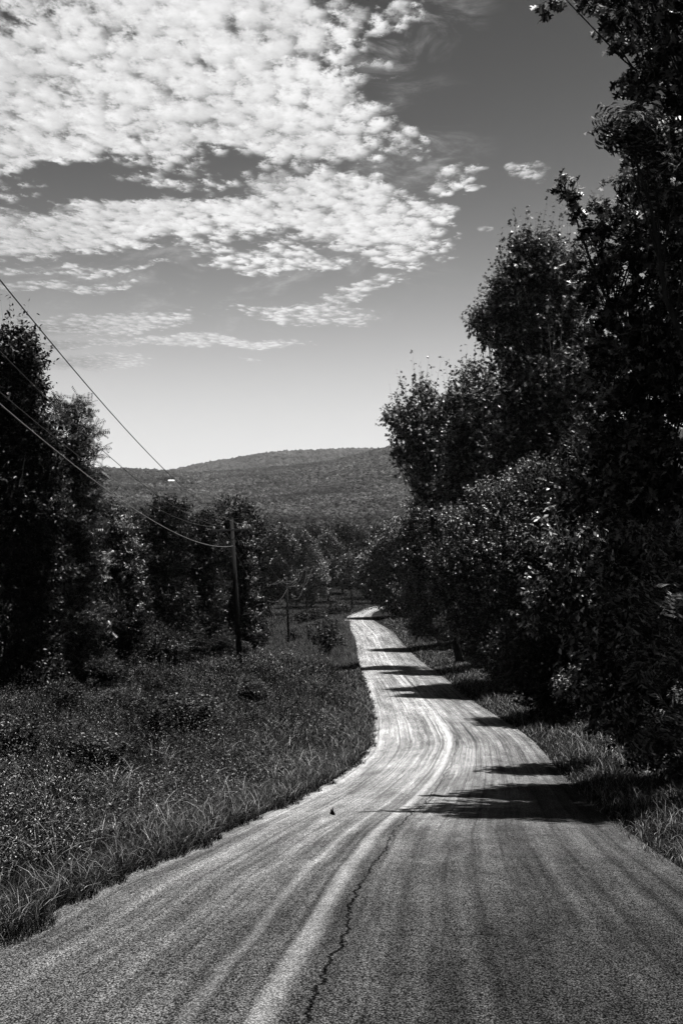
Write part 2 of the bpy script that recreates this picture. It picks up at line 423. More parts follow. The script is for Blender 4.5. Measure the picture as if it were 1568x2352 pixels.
def f_road(h, o_):
    uv = h.n('ShaderNodeUVMap'); uv.uv_map = 'UVMap'
    u, v = h.sep(uv.outputs[0])[:2]
    P = h.n('ShaderNodeTexCoord').outputs['Object']
    P = h.vm('MULTIPLY', P, (1.0, .75, 1.0))
    # wavering: brush / roller drift along the lane
    dr = h.m('MULTIPLY', h.m('SUBTRACT', h.noise(h.xyz(h.m('MULTIPLY', u, .25), h.m('MULTIPLY', v, .16), 0), 1, 3, .55), .5), .18)
    ud = h.m('ADD', u, dr)
    band = h.noise(h.xyz(h.m('MULTIPLY', ud, 1.0), h.m('MULTIPLY', v, .03), 3.0), 2.0, 6, .72)
    fine = h.noise(h.xyz(h.m('MULTIPLY', ud, 4.5), h.m('MULTIPLY', v, .013), 9.0), 2.2, 4, .65)
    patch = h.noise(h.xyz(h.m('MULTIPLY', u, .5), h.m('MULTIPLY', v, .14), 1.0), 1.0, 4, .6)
    line = h.noise(h.xyz(h.m('MULTIPLY', h.m('ADD', u, h.m('MULTIPLY', dr, .6)), 8.0), h.m('MULTIPLY', v, .018), 5.0), 1.6, 2, .5)
    # glancing-light brightening put into the colour: far stretch pale, near stretch dark
    far_glare = h.rng(h.m('ADD', v, h.m('ADD', h.m('MULTIPLY', patch, 14.0), h.m('MULTIPLY', u, -1.6))), 20.0, 60.0, 0.0, 1.0, True)
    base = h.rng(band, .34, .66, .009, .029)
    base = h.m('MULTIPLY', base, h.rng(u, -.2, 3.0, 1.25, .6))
    base = h.m('MULTIPLY', base, h.m('ADD', 1.0, h.m('MULTIPLY', far_glare, 5.8)))
    base = h.m('MULTIPLY', base, h.rng(fine, .35, .65, .80, 1.18))
    base = h.m('MULTIPLY', base, h.rng(line, .38, .46, h.m('SUBTRACT', .85, h.m('MULTIPLY', far_glare, .28)), 1.0))
    blot = h.noise(h.xyz(h.m('MULTIPLY', u, 1.6), h.m('MULTIPLY', v, .55), 12.0), 1.0, 6, .7)
    base = h.m('MULTIPLY', base, h.rng(patch, .3, .7, .75, 1.25))
    base = h.m('MULTIPLY', base, h.rng(blot, .3, .7, .68, 1.32))
    wear = h.m('MULTIPLY', h.rng(h.m('ABSOLUTE', h.m('SUBTRACT', h.m('ADD', u, h.m('MULTIPLY', dr, 1.5)), 1.05)), .75, .15, 0, 1, True), h.rng(h.m('ADD', v, h.m('MULTIPLY', blot, 8.0)), 36, 24, 0, 1, True))
    base = h.m('MULTIPLY', base, h.m('SUBTRACT', 1.0, h.m('MULTIPLY', wear, .42)))
    # centre: bright bare streak, beside it an open crack
    wob = h.m('MULTIPLY', h.m('SUBTRACT', h.noise(h.xyz(0, v, 0), .35, 3, .6), .5), .22)
    du = h.m('ABSOLUTE', h.m('SUBTRACT', u, h.m('MULTIPLY', wob, .5)))
    streak = h.m('MULTIPLY', h.rng(du, .12, .02, 0, 1, True), h.rng(h.noise(h.xyz(h.m('MULTIPLY', u, 3), h.m('MULTIPLY', v, .7), 0), 2, 4, .6), .3, .65, .45, 1))
    du2 = h.m('ABSOLUTE', h.m('ADD', h.m('SUBTRACT', u, wob), .52))
    streak2 = h.m('MULTIPLY', h.rng(du2, .10, .01, 0, 1, True), .38)
    # grain of the chippings, three sizes
    st1 = h.voro(P, 80.0); st2 = h.noise(P, 44.0, 3, .8); st3 = h.noise(P, 7.5, 3, .7)
    grain = h.m('MULTIPLY', h.rng(st1, .10, .62, 2.35, .15), h.rng(st2, .36, .64, .4, 1.75))
    grain = h.m('MULTIPLY', grain, h.rng(st3, .3, .7, .8, 1.2))
    base = h.m('MULTIPLY', base, grain)
    base = h.m('ADD', base, h.m('MULTIPLY', h.m('MAXIMUM', streak, streak2), h.m('MULTIPLY', h.m('ADD', .075, h.m('MULTIPLY', far_glare, .07)), h.rng(grain, 0, 2.5, .45, 1.5))))
    jag = h.m('MULTIPLY', h.m('SUBTRACT', h.noise(h.xyz(0, v, 4), 3.2, 6, .72), .5), .22)
    dc = h.m('ABSOLUTE', h.m('SUBTRACT', h.m('SUBTRACT', u, .22), h.m('ADD', jag, wob)))
    crk = h.m('MULTIPLY', h.rng(dc, .015, .005, 0, 1), h.rng(h.noise(h.xyz(u, v, 2), .9, 3, .6), .34, .44, .25, 1))
    jx = h.m('MULTIPLY', h.m('SUBTRACT', h.noise(h.xyz(u, 0, 4), 2.2, 6, .7), .5), .5)
    cx1 = h.m('ABSOLUTE', h.m('SUBTRACT', h.m('SUBTRACT', h.m('MODULO', v, 9.7), 3.1), jx))
    crk = h.m('MAXIMUM', crk, h.m('MULTIPLY', h.rng(cx1, .03, .01, 0, 1), h.rng(h.noise(h.xyz(u, v, 6), .7, 2, .5), .48, .56, 0, .3)))
    base = h.m('MULTIPLY', base, h.m('SUBTRACT', 1, h.m('MULTIPLY', crk, .9)))
    base = h.m('MINIMUM', base, .55)
    hg = h.m('SUBTRACT', h.m('ADD', h.m('MULTIPLY', h.m('SUBTRACT', 1, st1), .6), h.m('MULTIPLY', st2, .6)), h.m('MULTIPLY', crk, 2))
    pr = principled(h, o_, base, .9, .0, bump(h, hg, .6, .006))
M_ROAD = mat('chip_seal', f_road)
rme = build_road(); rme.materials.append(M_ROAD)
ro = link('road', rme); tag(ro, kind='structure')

# ------------------------------------------------------------------ leaves
# templates: (vertices x=across y=along z=normal, faces)
T_DIA = (np.array([[0, 0, 0], [.30, .45, .06], [0, 1, -.05], [-.30, .45, .06]]), [(0, 1, 2), (0, 2, 3)])
_oak = [(0.03, 0), (.05, .16), (.22, .14), (.26, .24), (.10, .34), (.16, .40), (.44, .42), (.50, .60), (.40, .57), (.12, .62), (.17, .72), (.30, .84), (.12, .84), (0, 1.0)]
def oak_template():
    V = []; z = lambda x, y: abs(x)*.25-.12*y*y
    for x, y in _oak: V.append((x, y, z(x, y)))
    for x, y in _oak[1:-1]: V.append((-x, y, z(x, y)))
    n = len(_oak)
    return np.array(V), [tuple(range(n)), tuple([0, n-1]+[n+i for i in range(n-3, -1, -1)])]
T_OAK = oak_template()
def pinnate_template():
    V = []; Fs = []
    for k in range(6):
        y = .15+.15*k
        for s in (-1, 1):
            b = len(V); V += [(0, y, 0), (s*.16, y-.01, -.02), (s*.34, y-.02, -.12), (s*.16, y+.085, -.02)]; Fs.append((b, b+1, b+2, b+3))
    return np.array(V), Fs
T_PIN = pinnate_template()

def place_leaves(P, A, N, S, T):
    """P origin, A leaf axis, N rough normal, S size -> merged vertex/face arrays"""
    TV, TF = T
    A = A/np.linalg.norm(A, axis=1, keepdims=True)
    B = np.cross(A, N); B /= np.linalg.norm(B, axis=1, keepdims=True)+1e-9
    C = np.cross(B, A)
    V = P[:, None, :] + S[:, None, None]*(TV[None, :, 0:1]*B[:, None, :]+TV[None, :, 1:2]*A[:, None, :]+TV[None, :, 2:3]*C[:, None, :])
    n, k = len(P), len(TV)
    V = V.reshape(-1, 3)
    off = (np.arange(n)*k)
    sizes = [len(f) for f in TF]
    idx = np.concatenate([np.array(f) for f in TF])
    loops = (off[:, None]+idx[None, :]).ravel()
    tot = np.tile(np.array(sizes), n)
    return V, loops, tot

def poly_mesh(name, V, loops, tot, m_):
    me = bpy.data.meshes.new(name)
    me.vertices.add(len(V)); me.vertices.foreach_set('co', V.astype(np.float32).ravel())
    me.loops.add(len(loops)); me.loops.foreach_set('vertex_index', loops.astype(np.int32))
    me.polygons.add(len(tot))
    st = np.concatenate([[0], np.cumsum(tot)[:-1]])
    me.polygons.foreach_set('loop_start', st.astype(np.int32)); me.polygons.foreach_set('loop_total', tot.astype(np.int32))
    me.update(calc_edges=True); me.materials.append(m_)
    return me

def unit(n, r=rs):
    v = r.normal(size=(n, 3)); return v/np.linalg.norm(v, axis=1, keepdims=True)

DENS = 2.3
TW = []        # twig starts and vectors of the last crown
def crown_points(blobs, leaf, dens, spray=.6, r=rs, up=.55, droop=.5, shoot=0.0):
    """leafy sprays over a set of (centre, radius) clumps"""
    Ps, As, Ns, Ss = [], [], [], []; os_, ax_ = [], []
    for c, rb in blobs:
        nl = int(dens*DENS*math.pi*rb*rb/(.42*leaf*leaf))
        per = 9; ns = max(4, nl//per)
        d = unit(ns, r); d[:, 2] = d[:, 2]*.9+.1
        rad = rb*r.uniform(.15, 1.0, ns)**.45
        o = np.array(c)+d*rad[:, None]*np.array([1, 1, .92])
        ax = d*.7+unit(ns, r)*.45; ax[:, 2] += up; ax /= np.linalg.norm(ax, axis=1, keepdims=True)
        ln = spray*r.uniform(.5, 1.25, ns)*min(1.0, rb/1.0+.35)
        if shoot > 0:
            sel = (d[:, 2] > .35) & (rad > .8*rb) & (r.uniform(size=ns) < shoot)
            ax[sel] = ax[sel]*.35+np.array([0, 0, 1]); ln[sel] *= 2.0
        os_.append(o-ax*(ln*.5)[:, None]); ax_.append(ax*(ln*1.5)[:, None])
        t = r.uniform(0, 1, (ns, per))
        P = o[:, None, :]+ax[:, None, :]*(ln[:, None]*t)[:, :, None]
        A = ax[:, None, :]*.5+unit(ns*per, r).reshape(ns, per, 3)*.75
        A[:, :, 2] -= droop
        N = unit(ns*per, r)*.55; N[:, 2] += .75
        Ps.append(P.reshape(-1, 3)); As.append(A.reshape(-1, 3)); Ns.append(N)
        Ss.append(leaf*r.uniform(.65, 1.25, ns*per))
    TW.append((np.concatenate(os_), np.concatenate(ax_)))
    return np.concatenate(Ps), np.concatenate(As), np.concatenate(Ns), np.concatenate(Ss)

def crown_mesh(name, PANS, T, m_, leaf):
    V, lo, tot = place_leaves(*PANS, T)
    o, a = TW.pop()
    L = np.linalg.norm(a, axis=1, keepdims=True); u = a/L
    b = np.cross(u, [0.31, .2, .93]); b /= np.linalg.norm(b, axis=1, keepdims=True)
    c = np.cross(u, b); wd = leaf*.09
    tv = np.stack([o+b*wd, o-b*.5*wd+c*.87*wd, o-b*.5*wd-c*.87*wd, o+a], 1).reshape(-1, 3)
    n = len(o); k = np.arange(n)[:, None]*4+len(V)
    tl = (k+np.array([0, 1, 3, 1, 2, 3, 2, 0, 3])[None, :]).ravel()
    me = poly_mesh(name, np.concatenate([V, tv]), np.concatenate([lo, tl]), np.concatenate([tot, np.full(3*n, 3)]), m_)
    me.materials.append(M_BARK)
    me.polygons.foreach_set('material_index', np.concatenate([np.zeros(len(tot), np.int32), np.ones(3*n, np.int32)]))
    return me

def trunk_mesh(base, blobs, r0, limbs=True):
    """tapered trunk with limbs reaching into the clumps, coordinates relative to base"""
    mb = MB(); b = Vector((0, 0, 0))
    cs = [Vector(c) for c, _ in blobs]
    zt = max(c.z for c in cs); mid = sum(cs, Vector())/len(cs)
    top = max(cs, key=lambda c: c.z)
    pts = []; n = 8
    for i in range(n+1):
        t = i/n
        p = b.lerp(mid, min(1, t*1.4)) if t < .5 else b.lerp(mid, .7).lerp(top, (t-.5)/.5)
        p = Vector((p.x, p.y, zt*t-.15*(i == 0)))
        if 0 < i < n: p += Vector((random.uniform(-.15, .15), random.uniform(-.15, .15), 0))
        pts.append(p)
    mb.tube(pts, [r0*(1.25 if i == 0 else 1)*(1-.86*i/n) for i in range(n+1)], 9)
    if limbs:
        for c, rb in blobs:
            c = Vector(c); z0 = max(.12*zt, min(c.z-1.4*rb-.12*zt, zt*.8))
            k = min(n-1, max(0, int(z0/zt*n))); a = pts[k].lerp(pts[k+1], z0/zt*n-k)
            m1 = a.lerp(c, .5)+Vector((random.uniform(-.2, .2), random.uniform(-.2, .2), random.uniform(-.1, .3)*rb))
            rr = r0*.34*(1-.6*z0/zt)
            mb.tube([a, m1, c, c+(c-m1).normalized()*rb*.6], [rr, rr*.7, rr*.4, .012], 6)
    return mesh_from('trunk', mb.V, mb.F, smooth=True, mat=M_BARK)

T_LANCE = (np.array([[0, 0, 0], [.13, .4, .05], [0, 1, -.12], [-.13, .4, .05]]), [(0, 1, 2), (0, 2, 3)])
TPL = {'oak': T_OAK, 'dia': T_DIA, 'pin': T_PIN}
def make_tree(name, label, cat, X, Y, blobs, leaf, lk, m_, dens=2.6, r0=.2, seed=1, group=None, lit_side=None, **kw):
    """blobs in world coordinates; the thing stands at (X, Y) on the ground"""
    r = np.random.default_rng(seed)
    z = gz1(X, Y)-.05; base = np.array([X, Y, z])
    bl = [(np.array(c)-base, rb) for c, rb in blobs]
    root = empty(name, tuple(base)); tag(root, label, cat, group)
    link('trunk', trunk_mesh(base, bl, r0), root)
    P, A, N, S = crown_points(bl, leaf, dens, r=r, **kw)
    link('crown', crown_mesh('crown', (P, A, N, S), TPL[lk], m_, min(leaf, .3)), root)
    if lit_side:      # paler leaf clumps added to paint the crown's sunlit right side
        vb = [(np.array(c)-base, rb) for c, rb in lit_side]
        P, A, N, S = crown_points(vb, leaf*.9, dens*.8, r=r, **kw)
        link('lit_side', crown_mesh('lit_side', (P, A, N, S), T_DIA, M_PALE, .2), root)
    return root

def pb(d, lst, seed, depth=.5, back=True):
    """clumps read off the photograph as (column, row, radius), given real distance, size and thickness"""
    r = np.random.default_rng(seed); o = []
    for x, y, rp in lst:
        rb = rp*d/F; dd = d+r.uniform(-1, 1)*rb*depth
        o.append((((x-784)*dd/F, dd, (1150-y)*dd/F), rb))
        if back and rp*d/F > .5:
            o.append((((x-784)*d/F+r.uniform(-.3, .3)*rb, dd+rb*1.5, (1150-y)*d/F-r.uniform(.1, .5)*rb), rb*.9))
    return o

def copy_tree(o, loc, scale, rz, label=None, group=None):
    c = o.copy(); COL.objects.link(c); c.location = loc; c.scale = scale; c.rotation_euler = (0, 0, rz)
    if label: c['label'] = label
    if group: c['group'] = group
    for ch in o.children:
        d = ch.copy(); COL.objects.link(d); d.parent = c
    return c

# --- right-hand side, nearest first
make_tree('oak_tree', 'tall oak overhanging the top right corner with large lobed leaves', 'tree', 9.4, 21.5,
          pb(20.5, [(1500, 50, 60), (1570, 170, 85), (1435, 70, 42), (1350, 8, 26), (1288, -12, 22), (1470, 140, 42), (1485, 215, 40), (1640, 40, 110),
                    (1470, -60, 70), (1390, -50, 50), (1560, -120, 130), (1560, 330, 62), (1640, 300, 110), (1700, 480, 130), (1720, 120, 120), (1750, -150, 150)], 11),
          0.2, 'oak', M_OAK, 1.6, .13, 21, spray=.6, droop=.75, up=.1)
make_tree('oak_tree', 'dense oak under the corner oak with one leafy twig poking left into the sky', 'tree', 9.8, 25,
          pb(24, [(1465, 445, 50), (1540, 440, 80), (1400, 490, 38), (1360, 520, 30), (1318, 455, 18), (1335, 490, 20), (1296, 428, 13), (1395, 590, 62), (1490, 580, 90),
                  (1385, 690, 48), (1480, 760, 110), (1410, 860, 70), (1560, 900, 120), (1450, 1000, 90), (1620, 700, 140), (1560, 1110, 120), (1480, 1180, 90), (1620, 1300, 150)], 12),
          0.2, 'oak', M_OAK, 2.0, .12, 22, spray=.5, droop=.6, shoot=.1)
make_tree('hickory_tree', 'drooping tree of narrow paired leaflets at the right edge of the photo', 'tree', 8.8, 20.5,
          pb(19.5, [(1560, 330, 40), (1500, 330, 28), (1455, 300, 16), (1430, 278, 10), (1480, 318, 18), (1530, 380, 50), (1600, 420, 90), (1545, 1500, 80), (1600, 1350, 110), (1560, 1230, 60), (1620, 1650, 120)], 13),
          .45, 'pin', M_OAK, 2.0, .12, 23, spray=.45, droop=.55)
make_tree('oak_tree', 'tall narrow oak with spiky leafy shoots, standing alone against the sky right of centre', 'tree', 15.5, 75,
          pb(72, [(1200, 565, 22), (1222, 575, 26), (1255, 575, 28), (1195, 625, 34), (1250, 640, 48), (1165, 660, 26), (1300, 620, 34), (1150, 705, 30), (1112, 735, 24), (1135, 775, 28),
                  (1190, 730, 50), (1260, 760, 70), (1330, 700, 50), (1200, 840, 50), (1280, 880, 80), (1210, 930, 60), (1350, 830, 70), (1240, 1030, 90), (1340, 1000, 90), (1180, 1100, 70), (1290, 1150, 90)], 14),
          .25, 'oak', M_OAK, 2.5, .3, 24, spray=1.2, shoot=.5)
make_tree('oak_tree', 'oak whose left branches overhang the hill ridge with thin creeper sprigs', 'tree', 10.2, 97,
          pb(95, [(965, 888, 13), (975, 920, 22), (1000, 960, 25), (930, 955, 24), (900, 965, 16), (885, 962, 9), (945, 990, 34), (985, 1010, 34), (1025, 950, 28), (930, 1040, 22), (985, 1070, 40), (1030, 1060, 50),
                  (1000, 1120, 45), (895, 1015, 9), (905, 1050, 8), (920, 1080, 8)], 15),
          .3, 'oak', M_MID, 2.6, .3, 25, spray=1.3, shoot=.6)
make_tree('oak_tree', 'oak with two leafy spires between the narrow tall oak and the ridge branch', 'tree', 13.4, 90,
          pb(88, [(1082, 845, 12), (1078, 875, 18), (1120, 862, 12), (1118, 890, 20), (1090, 920, 35), (1045, 925, 22), (1135, 940, 40), (1100, 990, 50), (1160, 1000, 55), (1060, 1010, 40), (1090, 1070, 60), (1150, 1100, 70), (1060, 1130, 50)], 16),
          .28, 'oak', M_MID, 2.6, .3, 26, spray=1.2, shoot=.6)
make_tree('sycamore_tree', 'pale leaved tree catching the sun low beside the road, right of the hill', 'tree', 11.5, 70,
          pb(67, [(1120, 1190, 60), (1190, 1220, 70), (1080, 1250, 60), (1150, 1290, 75), (1250, 1270, 70), (1060, 1320, 50), (1120, 1380, 60), (1200, 1370, 70), (1100, 1450, 50), (1180, 1460, 60), (1150, 1530, 40), (1060, 1430, 35), (1175, 1125, 36), (1255, 1165, 46), (1035, 1195, 26), (1330, 1190, 50), (1105, 1135, 22), (1010, 1290, 26), (1290, 1105, 40), (1225, 1085, 26), (1020, 1370, 30), (1330, 1290, 60), (1360, 1100, 40)], 17),
          .17, 'dia', M_MID, 2.2, .2, 27, spray=.8)
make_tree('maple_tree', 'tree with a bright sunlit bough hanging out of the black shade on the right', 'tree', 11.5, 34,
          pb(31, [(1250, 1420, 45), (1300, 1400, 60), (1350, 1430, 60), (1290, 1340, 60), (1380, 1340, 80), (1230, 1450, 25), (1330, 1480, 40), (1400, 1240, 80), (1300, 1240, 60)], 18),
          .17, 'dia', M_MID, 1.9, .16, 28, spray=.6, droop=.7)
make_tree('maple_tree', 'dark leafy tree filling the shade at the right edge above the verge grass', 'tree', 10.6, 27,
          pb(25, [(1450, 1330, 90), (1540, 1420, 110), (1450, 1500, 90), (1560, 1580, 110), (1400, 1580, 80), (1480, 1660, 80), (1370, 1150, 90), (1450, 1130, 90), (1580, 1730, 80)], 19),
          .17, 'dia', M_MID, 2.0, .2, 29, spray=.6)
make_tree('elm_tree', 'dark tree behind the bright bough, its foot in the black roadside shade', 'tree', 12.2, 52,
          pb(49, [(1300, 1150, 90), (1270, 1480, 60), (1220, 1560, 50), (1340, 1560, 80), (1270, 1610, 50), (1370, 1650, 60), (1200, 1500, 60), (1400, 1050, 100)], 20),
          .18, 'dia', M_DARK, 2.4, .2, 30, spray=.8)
make_tree('elm_tree', 'leafy tree right of the hill at the point where the ridge meets the woods', 'tree', 13.0, 128,
          pb(125, [(1000, 1150, 30), (960, 1170, 22), (980, 1200, 40), (940, 1220, 30), (1030, 1200, 45), (990, 1260, 50), (950, 1290, 40), (1040, 1290, 50), (1000, 1340, 50), (960, 1370, 40), (1010, 1420, 45), (970, 1440, 30)], 31),
          .26, 'dia', M_MID, 2.6, .25, 31, spray=1.1)
make_tree('elm_tree', 'rounded tree leaning over the right side of the far road bend', 'tree', 10.6, 196,
          pb(193, [(900, 1225, 22), (880, 1260, 28), (915, 1270, 30), (850, 1290, 24), (890, 1310, 34), (835, 1325, 18), (860, 1340, 26), (920, 1330, 34), (845, 1355, 16), (900, 1365, 30), (885, 1395, 14), (925, 1395, 28), (935, 1240, 25), (950, 1200, 22)], 32),
          .34, 'dia', M_MID, 2.7, .25, 32, spray=1.2)
# --- left-hand side
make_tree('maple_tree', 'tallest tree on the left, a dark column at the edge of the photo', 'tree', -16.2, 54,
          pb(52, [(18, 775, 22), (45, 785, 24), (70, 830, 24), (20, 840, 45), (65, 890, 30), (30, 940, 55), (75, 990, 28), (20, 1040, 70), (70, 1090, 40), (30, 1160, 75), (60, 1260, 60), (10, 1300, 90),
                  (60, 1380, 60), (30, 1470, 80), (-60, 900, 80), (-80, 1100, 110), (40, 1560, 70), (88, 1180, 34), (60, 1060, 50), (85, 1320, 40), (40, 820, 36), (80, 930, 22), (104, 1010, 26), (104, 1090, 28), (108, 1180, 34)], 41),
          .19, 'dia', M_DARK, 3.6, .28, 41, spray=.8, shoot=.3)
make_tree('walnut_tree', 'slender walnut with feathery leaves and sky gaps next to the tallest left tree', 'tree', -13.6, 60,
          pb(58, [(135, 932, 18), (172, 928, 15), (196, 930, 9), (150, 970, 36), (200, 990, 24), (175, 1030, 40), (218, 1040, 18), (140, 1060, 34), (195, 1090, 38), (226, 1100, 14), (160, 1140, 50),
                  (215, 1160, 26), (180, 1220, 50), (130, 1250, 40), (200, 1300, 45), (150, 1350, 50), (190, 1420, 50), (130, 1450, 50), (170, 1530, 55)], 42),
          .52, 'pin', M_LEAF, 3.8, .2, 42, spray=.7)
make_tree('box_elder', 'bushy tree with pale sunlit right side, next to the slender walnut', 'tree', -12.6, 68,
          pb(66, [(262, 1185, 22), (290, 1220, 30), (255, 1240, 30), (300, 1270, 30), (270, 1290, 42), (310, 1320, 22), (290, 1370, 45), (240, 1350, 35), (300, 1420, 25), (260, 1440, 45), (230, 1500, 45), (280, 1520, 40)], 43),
          .16, 'dia', M_DARK, 2.6, .15, 43, spray=.7, lit_side=pb(64.8, [(285, 1215, 20), (300, 1262, 22), (310, 1310, 18), (295, 1350, 24), (275, 1300, 20), (312, 1395, 14), (290, 1430, 16), (240, 1420, 15), (225, 1470, 16), (235, 1510, 14)], 143, back=False))
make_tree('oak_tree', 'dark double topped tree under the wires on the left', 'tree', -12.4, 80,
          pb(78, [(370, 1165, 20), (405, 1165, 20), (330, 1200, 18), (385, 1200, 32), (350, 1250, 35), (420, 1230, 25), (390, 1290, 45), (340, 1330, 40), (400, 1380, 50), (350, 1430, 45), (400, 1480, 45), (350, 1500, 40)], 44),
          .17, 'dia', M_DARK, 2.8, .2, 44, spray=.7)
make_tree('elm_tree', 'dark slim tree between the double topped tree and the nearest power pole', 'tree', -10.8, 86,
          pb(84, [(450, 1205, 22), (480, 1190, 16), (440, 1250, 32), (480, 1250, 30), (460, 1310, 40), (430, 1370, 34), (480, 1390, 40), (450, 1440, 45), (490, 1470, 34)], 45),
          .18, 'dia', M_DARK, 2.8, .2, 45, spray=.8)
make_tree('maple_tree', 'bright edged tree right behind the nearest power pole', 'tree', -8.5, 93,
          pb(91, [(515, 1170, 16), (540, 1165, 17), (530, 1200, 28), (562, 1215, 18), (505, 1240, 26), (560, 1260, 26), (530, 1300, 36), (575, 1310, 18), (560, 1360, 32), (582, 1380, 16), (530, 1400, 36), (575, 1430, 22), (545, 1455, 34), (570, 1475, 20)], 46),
          .19, 'dia', M_DARK, 2.8, .2, 46, spray=.8, lit_side=pb(89.6, [(530, 1172, 11), (520, 1192, 10), (560, 1215, 10), (570, 1250, 10), (577, 1290, 9), (582, 1330, 9), (586, 1372, 9), (588, 1410, 10), (584, 1450, 9), (505, 1245, 12)], 146, back=False))
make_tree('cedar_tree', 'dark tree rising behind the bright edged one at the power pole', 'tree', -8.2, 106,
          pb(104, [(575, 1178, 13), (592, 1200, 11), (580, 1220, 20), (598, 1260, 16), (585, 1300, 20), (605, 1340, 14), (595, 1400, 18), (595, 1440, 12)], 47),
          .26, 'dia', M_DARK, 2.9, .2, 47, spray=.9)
# --- trees round the far meadow
far_specs = [
    ('oak_tree', 'round leafy tree at the left end of the far meadow behind the second power pole', -17, 236, [(640, 1235, 24), (615, 1260, 22), (660, 1260, 24), (635, 1290, 30), (610, 1320, 22), (655, 1330, 28), (625, 1360, 22), (620, 1375, 18), (650, 1365, 18)], M_LEAF),
    ('oak_tree', 'tree right of the second power pole with a lumpy grey top', -11.2, 276, [(690, 1235, 22), (675, 1265, 24), (705, 1275, 26), (690, 1310, 30), (665, 1330, 22), (715, 1325, 22), (690, 1355, 24), (670, 1372, 16), (712, 1368, 14)], M_LEAF),
    ('maple_tree', 'paler round tree directly behind the farthest power pole', -7.6, 283, [(715, 1290, 18), (735, 1300, 16), (705, 1315, 22), (735, 1330, 18), (715, 1350, 22), (740, 1362, 12)], M_PALE),
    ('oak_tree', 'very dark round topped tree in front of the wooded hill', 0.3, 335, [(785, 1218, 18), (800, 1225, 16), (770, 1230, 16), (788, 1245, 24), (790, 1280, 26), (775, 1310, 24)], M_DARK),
    ('oak_tree', 'light topped tree left of the very dark round one', -3.6, 305, [(755, 1240, 18), (735, 1250, 16), (770, 1262, 20), (745, 1280, 24), (770, 1305, 24), (750, 1330, 22)], M_LEAF),
    ('elm_tree', 'thin hazy tree right of the very dark round one', 6.8, 318, [(830, 1225, 14), (845, 1250, 18), (822, 1260, 16), (850, 1290, 20), (830, 1310, 22), (810, 1335, 18)], M_LEAF),
    ('elm_tree', 'small leafy tree at the right end of the far meadow', 2.4, 262, [(800, 1290, 16), (812, 1315, 16), (790, 1325, 16), (815, 1340, 13)], M_LEAF),
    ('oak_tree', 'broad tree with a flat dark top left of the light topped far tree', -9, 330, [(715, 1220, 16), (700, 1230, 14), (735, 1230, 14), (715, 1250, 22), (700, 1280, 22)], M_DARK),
]
for i, (nm, lb, X, d, bl, m_) in enumerate(far_specs):
    make_tree(nm, lb, 'tree', X, d+3, pb(d, bl, 60+i), .42, 'dia', m_, 2.8, .25, 60+i, spray=1.2)

# --- bushes of the meadow
def bush(label, X, Y, blobs, leaf, m_, seed):
    z = gz1(X, Y)
    return make_tree('bush', label, 'bush', X, Y, [((X+a, Y+b, z+c), r_) for a, b, c, r_ in blobs], leaf, 'dia', m_, 2.4, .07, seed, spray=.35)
bush('tall leafy bush in the meadow close to the left road edge', -1.6, 113, [(0, 0, .8, .6), (.5, 0, 1.6, .75), (-.5, .3, 1.7, .7), (0, 0, 2.5, .8), (.7, .2, 2.9, .55), (-.6, 0, 3.2, .5), (-1.4, .1, 2.3, .5), (1.3, 0, 2.2, .45),
      (.3, .1, 3.9, .4), (-.3, .1, 4.3, .3), (1.1, .1, 3.5, .35), (-1.7, 0, 3.0, .3), (1.7, .2, 1.5, .35)], .17, M_LEAF, 81)
bush('small dark bush at the foot of the second power pole', -7.2, 165, [(0, 0, .7, .7), (.9, 0, .8, .6), (.3, 0, 1.5, .5)], .22, M_DARK, 82)
bush('low spreading bush at the foot of the farthest power pole', -5.8, 205, [(-1.5, 0, 1.2, 1.1), (0, 0, 1.0, 1.2), (1.5, .3, 1.3, 1.2), (2.6, .3, .9, .9), (.6, 0, 1.9, .8)], .28, M_DARK, 83)
bush('dark bush nearest the road bend in the bush row of the far meadow', -1.2, 214, [(-1.4, 0, 1.0, 1.0), (0, 0, 1.2, 1.2), (1.2, .3, 1.5, 1.0), (2.4, .3, 1.0, .8)], .28, M_DARK, 84)
bush('isolated small bush left of the second power pole on the pale meadow', -8.2, 214, [(-.8, 0, .6, .6), (.2, 0, .7, .7), (1.0, 0, .5, .5)], .26, M_DARK, 85)
bush('dark bush filling the inside of the far road bend on the right', 10.2, 194, [(0, 0, 1.2, 1.3), (1.6, .3, 1.6, 1.6), (-.9, .3, .9, .9), (3.2, 0, 2.2, 1.8)], .28, M_DARK, 86)

